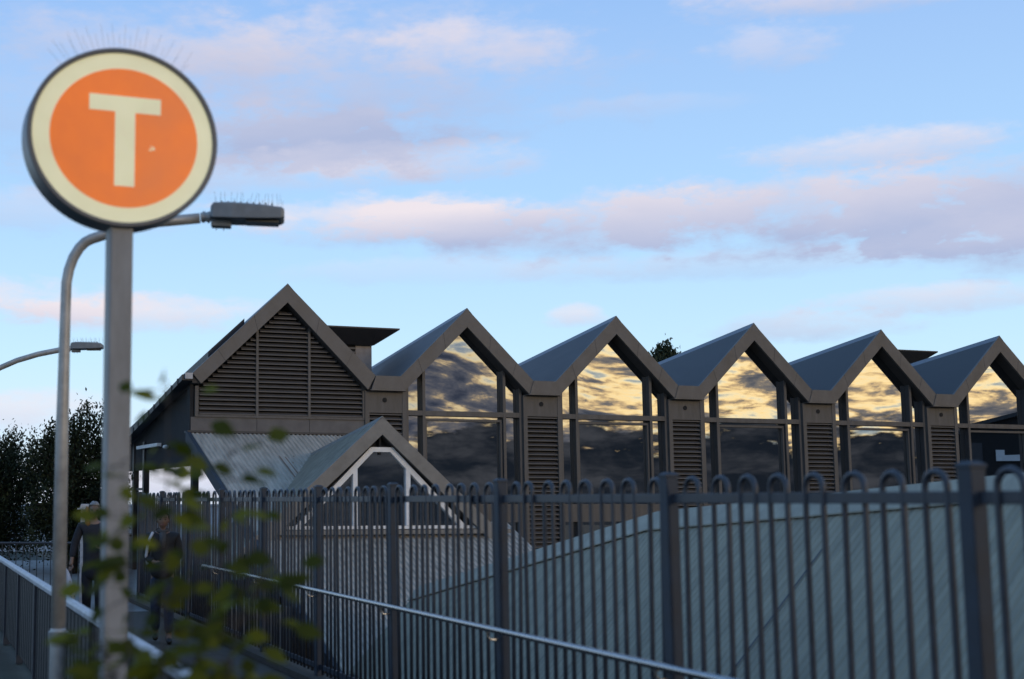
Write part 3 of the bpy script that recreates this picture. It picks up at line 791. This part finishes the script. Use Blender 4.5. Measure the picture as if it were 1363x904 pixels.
# ================================================================ PEOPLE
def skinned(verts, edges, sub=2):
    """one continuous surface grown from joints [(x,y,z,r)]"""
    me = bpy.data.meshes.new('tmp'); me.from_pydata([v[:3] for v in verts], edges, [])
    o = bpy.data.objects.new('tmp', me); C.objects.link(o)
    o.modifiers.new('skin', 'SKIN')
    for i, v in enumerate(verts):
        sv = me.skin_vertices[0].data[i]; rr = v[3]
        sv.radius = rr if isinstance(rr, tuple) else (rr, rr)
        sv.use_root = (i == 0)
    m = o.modifiers.new('sub', 'SUBSURF'); m.levels = sub; m.render_levels = sub
    dg = bpy.context.evaluated_depsgraph_get(); dg.update()
    ev = o.evaluated_get(dg); bm = BM(); bm.from_mesh(ev.to_mesh()); ev.to_mesh_clear()
    bpy.data.objects.remove(o); bpy.data.meshes.remove(me)
    return bm
def person(label, loc, rz, h, pose, skin, top, legs, hair, group=None):
    """faces -y; pose holds joint positions for a 1.70 m figure"""
    t = thing('person', label, 'person', loc, rz, group); k = h/1.70
    t.scale = (k, k, k)
    J = pose
    V_ = [(0, 0, .93, (.13, .1)), (0, .0, 1.1, (.125, .095)), (0, .0, 1.28, (.15, .105)), (0, .01, 1.40, (.10, .08)), (0, .0, 1.47, .052), (0, -.015, 1.53, .05)]
    E_ = [(0,1),(1,2),(2,3),(3,4),(4,5)]
    ids = {}
    def chain(frm, pts):
        p = frm
        for q in pts:
            V_.append(q); E_.append((p, len(V_)-1)); p = len(V_)-1
        return p
    for s in ('L', 'R'):
        ids['arm'+s] = chain(3, [(*J['sh'+s], .052), (*J['el'+s], .04), (*J['wr'+s], .027), (*J['pa'+s], .032)])
        ids['leg'+s] = chain(0, [(*J['hip'+s], .083), (*J['kn'+s], .058), (*J['an'+s], .042), (*J['toe'+s], .035)])
    b = skinned(V_, E_)
    # head with face, merged into the body mesh
    hc = Vector(J.get('head', (0, -.02, 1.595)))
    hb = BM(); ball(hb, (0,0,0), 1, seg=24, rings=18)
    for v in hb.verts:
        x, y, z = v.co
        w = .074*(1 - .16*max(0, -z)); d_ = .094; zz = .112
        nx, ny, nz = x*w, y*d_, z*zz
        if y < -.2:
            a = abs(x)
            ny -= .022*math.exp(-((x/.16)**2) - (((z+.12)/.2)**2))             # nose
            ny += .010*math.exp(-(((a-.42)/.2)**2) - (((z-.1)/.14)**2))          # eye sockets
            ny -= .006*math.exp(-((x/.3)**2) - (((z+.5)/.12)**2))                # lips
            ny -= .008*math.exp(-((x/.3)**2) - (((z+.85)/.2)**2))                # chin
        v.co = (nx, ny, nz)
    for s in (-1, 1):
        ball(hb, (s*.076, .006, -.005), .022, .45, .8, 1.3, 10, 8)
    hb.transform(Matrix.Translation(hc))
    me = bpy.data.meshes.new('h'); hb.to_mesh(me); hb.free(); b.from_mesh(me); bpy.data.meshes.remove(me)
    # fingers and thumbs, rooted in the palms
    for s in ('L', 'R'):
        pa = Vector(J['pa'+s]); wr = Vector(J['wr'+s]); d = (pa - wr).normalized(); sd = d.cross(Vector(J['pn'+s])).normalized(); nn = sd.cross(d)
        for i, (o_, L) in enumerate(((-.024, .058), (-.008, .068), (.008, .064), (.024, .05))):
            p0 = pa + sd*o_ + d*.01
            tube(b, [p0, p0 + d*L*.45, p0 + d*L*.8 + nn*L*.25, p0 + d*L*.95 + nn*L*.55], [.0095, .009, .008, .006], 6)
        sg = 1 if s == 'L' else -1
        p0 = pa - d*.015 + sd*sg*.02
        tube(b, [p0, p0 + sd*sg*.02 + d*.025, p0 + sd*sg*.028 + d*.052 + nn*.01], [.011, .0095, .007], 6)
    body = obj('body', b, skin, t, smooth=True)
    for s in (-1, 1):
        e = BM(); ball(e, (hc.x + s*.031, hc.y - .077, hc.z + .012), .0115, 1.3, .6, .75, 8, 6); obj('eye', e, M['eye'], body)
        e = BM(); tube(e, [(hc.x + s*.016, hc.y - .087, hc.z + .034), (hc.x + s*.034, hc.y - .083, hc.z + .04), (hc.x + s*.052, hc.y - .07, hc.z + .034)], .0045, 5); obj('eyebrow', e, hair, body)
    e = BM(); tube(e, [(hc.x - .022, hc.y - .086, hc.z - .055), (hc.x, hc.y - .094, hc.z - .053), (hc.x + .022, hc.y - .086, hc.z - .055)], .005, 6); obj('mouth', e, M['lip'], body)
    # hair
    e = BM(); ball(e, (0,0,0), 1, seg=22, rings=16)
    dele = []
    for v in e.verts:
        x, y, z = v.co
        wob = 1 + .06*math.sin(9*x + 4*z)*math.cos(7*y)
        if y < -.3 and z < .45 or z < -.42: dele.append(v)
        v.co = (hc.x + x*.083*wob, hc.y + .012 + y*.1*wob, hc.z + .016 + z*.124*wob)
    bmesh.ops.delete(e, geom=dele, context='VERTS')
    hh = obj('hair', e, hair, t, smooth=True)
    sm = hh.modifiers.new('solid', 'SOLIDIFY'); sm.thickness = .012; sm.offset = 0
    # jacket
    V2 = [(0, 0, J.get('hem', .86), (.165, .13)), (0, 0, 1.0, (.16, .122)), (0, 0, 1.14, (.16, .122)), (0, 0, 1.29, (.172, .128)), (0, .012, 1.40, (.12, .1)), (0, .005, 1.465, .07)]
    E2 = [(i, i+1) for i in range(5)]
    V_, E_ = V2, E2
    for s in ('L', 'R'):
        chain(4, [(*J['sh'+s], .072), (*J['el'+s], .057), (*[a + (b_-a)*.9 for a, b_ in zip(J['el'+s], J['wr'+s])], .043)])
    jk = obj('jacket', skinned(V2, E2), top, t, smooth=True)
    # trousers
    V2 = [(0, 0, .97, (.15, .115)), (0, 0, .9, (.15, .118))]; E2 = [(0, 1)]; V_, E_ = V2, E2
    for s in ('L', 'R'):
        chain(1, [(*J['hip'+s], .1), (*J['kn'+s], .075), (*[a + (b_-a)*.93 for a, b_ in zip(J['kn'+s], J['an'+s])], .062)])
    obj('trousers', skinned(V2, E2), legs, t, smooth=True)
    for s in ('L', 'R'):
        an = Vector(J['an'+s]); to = Vector(J['toe'+s]); d = (to - an); d.z = 0; d.normalize()
        e = BM(); base = min(an.z, to.z) - .045
        mtx = Matrix.Translation((an.x + d.x*.05, an.y + d.y*.05, max(.045, base + .03)))
        rings = []
        tube(e, [an - d*.06 + Vector((0,0,-.035)), an + Vector((0,0,-.025)), an + d*.09 + Vector((0,0,-.045)), an + d*.17 + Vector((0,0,-.055)), an + d*.2 + Vector((0,0,-.06))], [.032, .046, .043, .036, .014], 10)
        obj('shoe', e, M['shoe'], t, smooth=True)
    return t
poseA = dict(shL=(.175, .01, 1.385), elL=(.225, .03, 1.13), wrL=(.09, -.17, 1.04), paL=(.02, -.2, 1.03), pnL=(0, 0, -1),
             shR=(-.175, .01, 1.385), elR=(-.225, .03, 1.13), wrR=(-.10, -.17, 1.05), paR=(-.03, -.2, 1.05), pnR=(0, 0, 1),
             hipL=(.085, -.01, .86), knL=(.09, -.12, .5), anL=(.09, -.06, .095), toeL=(.1, -.2, .05),
             hipR=(-.085, .01, .86), knR=(-.085, .02, .49), anR=(-.085, .2, .12), toeR=(-.085, .1, .05))
pA = person('person walking on the path in black jacket and jeans, short black hair', (-1.62, 17.0, .0), FA*.3, 1.60, poseA, M['skin_a'], M['jacket'], M['jeans'], M['hair_black'])
e = BM(); tube(e, [(-.13, -.06, 1.44), (-.17, -.11, 1.36), (-.2, -.10, 1.25), (-.215, -.06, 1.13), (-.2, .0, 1.03)], .019, 6); obj('strap', e, M['strap'], pA)
e = BM(); tube(e, [(-.06, -.03, 1.465), (0, -.085, 1.43), (.06, -.03, 1.465), (0, .055, 1.475), (-.06, -.03, 1.465)], .034, 8, False); tube(e, [(0, -.09, 1.43), (0, -.125, 1.33), (.01, -.138, 1.24)], [.045, .04, .02], 8); obj('scarf', e, M['scarf'], pA, smooth=True)
e = BM(); ball(e, (0, 0, 0), 1, .15, .1, .11, 16, 10); obj_ = obj('pouch_bag', e, M['jacket'], smooth=True)
obj_.location = (-1.62 + .02, 17 - .30, .90); tag(obj_, 'small black bag held at the waist by the walking person', 'bag')
poseB = dict(shL=(.175, .01, 1.385), elL=(.25, .02, 1.12), wrL=(.24, -.05, .9), paL=(.235, -.07, .82), pnL=(0, 0, 1),
             shR=(-.175, .01, 1.385), elR=(-.3, -.02, 1.2), wrR=(-.17, -.12, 1.43), paR=(-.125, -.11, 1.51), pnR=(0, -1, 0),
             hipL=(.085, -.01, .86), knL=(.09, -.1, .5), anL=(.09, -.02, .095), toeL=(.1, -.16, .05),
             hipR=(-.085, .01, .86), knR=(-.085, .02, .49), anR=(-.085, .16, .12), toeR=(-.085, .06, .05), hem=.62)
# mirror: the raised hand and the bag are both on the viewer's left; the bag hangs from the lower hand
poseB['elR'] = (-.27, .02, 1.13); poseB['wrR'] = (-.30, -.04, .92); poseB['paR'] = (-.31, -.05, .84); poseB['pnR'] = (0, 0, 1)
poseB['elL'] = (.25, .0, 1.13); poseB['wrL'] = (.14, -.18, 1.08); poseB['paL'] = (.08, -.21, 1.09); poseB['pnL'] = (0, 0, 1)
pB = person('grey haired person in long dark coat standing left of the sign pole', (-2.80, 19.2, .0), FA*.6, 1.70, poseB, M['skin_b'], M['coat'], M['coat'], M['hair_grey'])
e = BM(); tube(e, [(-.085, -.04, 1.4), (-.1, -.055, 1.5), (-.105, -.05, 1.6), (-.1, -.03, 1.66)], [.045, .03, .028, .02], 8); obj('hood_lining', e, mat('tan_lining_cloth', (.3, .16, .07), .8, var=.2, scale=30), pB, smooth=True)
e = BM()
secs = [(.02, .02, .8), (.06, .03, .74), (.11, .05, .6), (.15, .07, .45), (.14, .07, .36), (.09, .04, .34)]
rings = [[e.verts.new((w*math.cos(2*math.pi*k/14), d*math.sin(2*math.pi*k/14) + .01*math.sin(k*2), z)) for k in range(14)] for w, d, z in secs]
for a, b in zip(rings, rings[1:]):
    for k in range(14): e.faces.new((a[k], a[(k+1)%14], b[(k+1)%14], b[k]))
e.faces.new(rings[0][::-1]); e.faces.new(rings[-1])
bag = obj('shopping_bag', e, M['bag'], smooth=True); bag.location = (-3.17, 19.04, 0.02); tag(bag, 'pale patterned shopping bag hanging from the hand of the grey haired person', 'bag')

# ================================================================ SKY
W = bpy.data.worlds.new('World'); S.world = W; W.use_nodes = True; W.cycles.sampling_method = 'MANUAL'; W.cycles.sample_map_resolution = 512
nt = W.node_tree; N = nt.nodes; Lk = nt.links
bg = N['Background']; bg.inputs['Strength'].default_value = .1
def val(x): return x
def link(a, sock):
    if hasattr(a, 'is_output') or isinstance(a, bpy.types.NodeSocket): Lk.new(a, sock)
    else: sock.default_value = a
def mth(op, a, b=None, c=None, clamp=False):
    n = N.new('ShaderNodeMath'); n.operation = op; n.use_clamp = clamp
    link(a, n.inputs[0])
    if b is not None: link(b, n.inputs[1])
    if c is not None: link(c, n.inputs[2])
    return n.outputs[0]
def sstep(x, lo, hi):
    n = N.new('ShaderNodeMapRange'); n.interpolation_type = 'SMOOTHSTEP'
    link(x, n.inputs[0]); n.inputs[1].default_value = lo; n.inputs[2].default_value = hi
    return n.outputs[0]
def vec(x, y, z):
    n = N.new('ShaderNodeCombineXYZ'); link(x, n.inputs[0]); link(y, n.inputs[1]); link(z, n.inputs[2]); return n.outputs[0]
def noise(v, scale, detail=6, rough=.55, dist=0.):
    n = N.new('ShaderNodeTexNoise'); link(v, n.inputs['Vector']); n.inputs['Scale'].default_value = scale
    n.inputs['Detail'].default_value = detail; n.inputs['Roughness'].default_value = rough; n.inputs['Distortion'].default_value = dist
    return n.outputs['Fac']
def mixc(f, a, b):
    n = N.new('ShaderNodeMix'); n.data_type = 'RGBA'; n.clamp_factor = True
    link(f, n.inputs[0])
    for q, s in ((a, n.inputs[6]), (b, n.inputs[7])):
        if isinstance(q, tuple): s.default_value = (*q, 1)
        else: Lk.new(q, s)
    return n.outputs[2]
tc = N.new('ShaderNodeTexCoord'); sp = N.new('ShaderNodeSeparateXYZ'); Lk.new(tc.outputs['Generated'], sp.inputs[0])
X, Y, Z = sp.outputs
az = mth('MULTIPLY', mth('ARCTAN2', X, Y), 180/math.pi)
el = mth('MULTIPLY', mth('ARCSINE', Z), 180/math.pi)
SUN_AZ, SUN_EL = 141., 13.
sky = N.new('ShaderNodeTexSky'); sky.sky_type = 'NISHITA'; sky.sun_disc = False
sky.sun_elevation = R(SUN_EL); sky.sun_rotation = R(SUN_AZ); sky.air_density = 1.; sky.dust_density = .6; sky.ozone_density = 2.
# clear-air colours by height, leaning on the Nishita sky
grad = N.new('ShaderNodeValToRGB'); Lk.new(mth('DIVIDE', el, 60., clamp=True), grad.inputs[0])
ge = grad.color_ramp.elements
ge[0].position = 0; ge[0].color = (.78, .90, 1.04, 1); ge[1].position = 1.; ge[1].color = (.18, .37, .70, 1)
for p_, c_ in ((.10, (.575, .84, 1.06)), (.2, (.435, .695, 1.02)), (.30, (.365, .585, .95)), (.4, (.26, .48, .9))):
    q = ge.new(p_); q.color = (*c_, 1)
vm = N.new('ShaderNodeVectorMath'); vm.operation = 'SCALE'; Lk.new(grad.outputs[0], vm.inputs[0]); vm.inputs['Scale'].default_value = 10.8
base = mixc(.9, sky.outputs[0], vm.outputs[0])
# front clouds
warp = vec(mth('MULTIPLY', az, .055), mth('MULTIPLY', el, .20), 3.7)
n1 = noise(warp, 1.0, 7, .6, .4)
n2 = noise(vec(mth('MULTIPLY', az, .16), mth('MULTIPLY', el, .42), 9.1), 1.0, 6, .6, .3)
fine = noise(vec(mth('MULTIPLY', az, .5), mth('MULTIPLY', el, 1.1), 2.2), 1.0, 5, .6)
puff = noise(vec(mth('MULTIPLY', az, .8), mth('MULTIPLY', el, 1.9), 6.4), 1.0, 6, .58, .2)
wobble = mth('ADD', mth('MULTIPLY', mth('SUBTRACT', n2, .5), 2.6), mth('ADD', mth('MULTIPLY', mth('SUBTRACT', fine, .5), 2.2), mth('MULTIPLY', mth('SUBTRACT', puff, .5), 1.6)))
blobs = [ # az, el, half-width, half-height, density, tone (0 pinkish white .. 1 lilac grey)
 (4.6, 12.0, 7.0, 1.0, .85, .15), (12.5, 11.3, 7.5, 1.35, .75, .6), (21, 11.3, 8.0, 1.7, .95, .7), (28.5, 11.2, 7., 2.0, .95, .75), (6., 11.3, 8, .7, .4, .75),
 (3.0, 17.5, 11., 3.4, .4, .75), (-1.5, 15.3, 7., 1.6, .5, .95), (4.5, 15.2, 4., 1.2, .4, .95), (8, 18.6, 5., 1.4, .35, .35), (-6, 18.6, 7, 2., .3, .7), (5., 14.2, 6., .9, .55, .3), (-2, 13.7, 9, .9, .4, .5),
 (20.3, 18.0, 2.6, .9, .5, .3), (23.8, 19.9, 6.5, 1.1, .75, .25), (24.5, 13.6, 5.5, .8, .75, .3), (14, 16, 5, .5, .12, .3),
 (-7., 7.9, 6.5, .8, .7, .05), (-11.5, 8.3, 4.5, .95, .7, .0), (-13, 3.8, 5.5, .9, .6, .15), (-10, 12, 6, 1., .35, .6),
 (-5, 17, 12., 4., .3, .7), (18, 9.5, 9, .7, .3, .6), (29, 9.6, 5, 1.3, .6, .85), (5.2, 12.25, 2.2, .55, .5, -.1), (7.2, 12.0, 1.8, .45, .45, -.05), (12.0, 7.6, 1.2, .5, .65, .1), (25.2, 7.7, 4.5, .65, .65, .35), (21, 6.9, 4., .7, .55, .6), (7, 9.6, 9., .6, .22, .4), (-5.5, .9, 9, 1.2, .75, .4),
 (40, 9, 9, 2.2, .8, .6), (52, 15, 10, 2.5, .7, .5), (-30, 12, 9, 2.4, .7, .4), (-45, 8, 10, 2.2, .7, .5), (-36, 20, 9, 2., .5, .3), (44, 24, 9, 2., .5, .4)]
dens = None; tone = None
for a0, e0, ra, re, dn, tn in blobs:
    u = mth('DIVIDE', mth('SUBTRACT', az, a0), ra); v = mth('DIVIDE', mth('SUBTRACT', el, e0), re)
    d = mth('ADD', mth('ADD', mth('MULTIPLY', u, u), mth('MULTIPLY', v, v)), wobble)
    m_ = mth('MULTIPLY', sstep(d, 1.4, -.25), dn)
    tt = mth('MULTIPLY', m_, mth('SUBTRACT', tn + .0, mth('MULTIPLY', v, .45)))
    dens = m_ if dens is None else mth('ADD', dens, m_)
    tone = tt if tone is None else mth('ADD', tone, tt)
tone = mth('DIVIDE', tone, mth('MAXIMUM', dens, .02))
tone = mth('ADD', tone, mth('MULTIPLY', mth('SUBTRACT', n1, .5), .9), clamp=True)
dens = mth('MINIMUM', mth('MULTIPLY', dens, mth('ADD', .5, mth('MULTIPLY', puff, .95))), .96)
ccol = mixc(tone, (8.9, 8.05, 8.5), (4.4, 5.05, 7.2))
front = mixc(dens, base, ccol)
# sunset half of the sky, behind the viewer
dp = mth('ADD', mth('MULTIPLY', X, .80), mth('MULTIPLY', Y, -.60))
wb = mth('MULTIPLY', sstep(dp, .25, .62), sstep(el, 26, 13))
south = sstep(az, 126, 136)                                             # more broken cloud away from the glow
fq = mth('SUBTRACT', 1., mth('MULTIPLY', south, .35))
s1 = noise(vec(mth('MULTIPLY', az, .36), mth('MULTIPLY', mth('MULTIPLY', el, 1.55), fq), 5.3), 1.0, 8, .6, .35)
s2 = noise(vec(mth('MULTIPLY', az, .75), mth('MULTIPLY', el, 2.7), 8.8), 1.0, 6, .6, .3)
s3 = noise(vec(mth('MULTIPLY', az, .4), mth('MULTIPLY', el, 1.0), 1.3), 1.0, 7, .58, .4)
cl = mth('ADD', mth('ADD', mth('MULTIPLY', s1, .85), mth('MULTIPLY', s2, .25)), mth('MULTIPLY', south, .03))
rp = N.new('ShaderNodeValToRGB'); Lk.new(cl, rp.inputs[0]); re_ = rp.color_ramp.elements
re_[0].position = .36; re_[0].color = (.44, .55, .62, 1); re_[1].position = .72; re_[1].color = (.10, .115, .15, 1)
for p_, c_ in ((.44, (.9, .92, .8)), (.485, (1.9, 1.55, .9)), (.53, (2.1, 1.5, .68)), (.565, (1.3, .9, .45)), (.60, (.42, .36, .3)), (.65, (.22, .22, .24))):
    q = re_.new(p_); q.color = (*c_, 1)
v2_ = N.new('ShaderNodeVectorMath'); v2_.operation = 'SCALE'; Lk.new(rp.outputs[0], v2_.inputs[0]); v2_.inputs['Scale'].default_value = 10.5
gs = N.new('ShaderNodeMix'); gs.data_type = 'RGBA'; gs.blend_type = 'MULTIPLY'; Lk.new(mth('MULTIPLY', south, .8), gs.inputs[0]); Lk.new(v2_.outputs[0], gs.inputs[6]); gs.inputs[7].default_value = (.50, .56, .72, 1)
glow = gs.outputs[2]
edge = mth('ADD', mth('ADD', 3.0, mth('MULTIPLY', mth('SUBTRACT', s3, .5), 4.6)), mth('MULTIPLY', mth('SUBTRACT', s2, .5), 1.6))
bank = sstep(mth('SUBTRACT', el, edge), .3, -.3)
bcol = mixc(sstep(mth('ADD', mth('MULTIPLY', s3, .6), mth('MULTIPLY', s1, .4)), .42, .64), (.17, .24, .36), (.95, 1.0, 1.15))
glow = mixc(bank, glow, bcol)
Lk.new(mixc(wb, front, glow), bg.inputs['Color'])

sun = bpy.data.lights.new('sun', 'SUN'); sun.energy = .5; sun.angle = R(10); sun.color = (1., .80, .58)
so = bpy.data.objects.new('sun', sun); C.objects.link(so)
d = Vector((math.sin(R(SUN_AZ))*math.cos(R(SUN_EL)), math.cos(R(SUN_AZ))*math.cos(R(SUN_EL)), math.sin(R(SUN_EL))))
so.rotation_euler = d.to_track_quat('Z', 'Y').to_euler(); so.location = (0, 0, 30)

# ================================================================ CAMERA
cam = bpy.data.cameras.new('camera'); co = bpy.data.objects.new('camera', cam); C.objects.link(co)
cam.sensor_width = 36; cam.lens = 1800/1363*36; cam.shift_x = (681.5 - 390)/1363
cam.clip_end = 5000; cam.clip_start = .05
co.location = (0, 0, 1.75); co.rotation_euler = (R(90) + math.atan(214/1800), 0, 0)
cam.dof.use_dof = True; cam.dof.focus_distance = 31; cam.dof.aperture_fstop = 2.0
S.camera = co
S.view_settings.view_transform = 'Standard'; S.view_settings.look = 'None'; S.view_settings.exposure = 0; S.view_settings.gamma = 1
S.render.engine = 'CYCLES'
S.cycles.use_denoising = True
S.cycles.max_bounces = 6
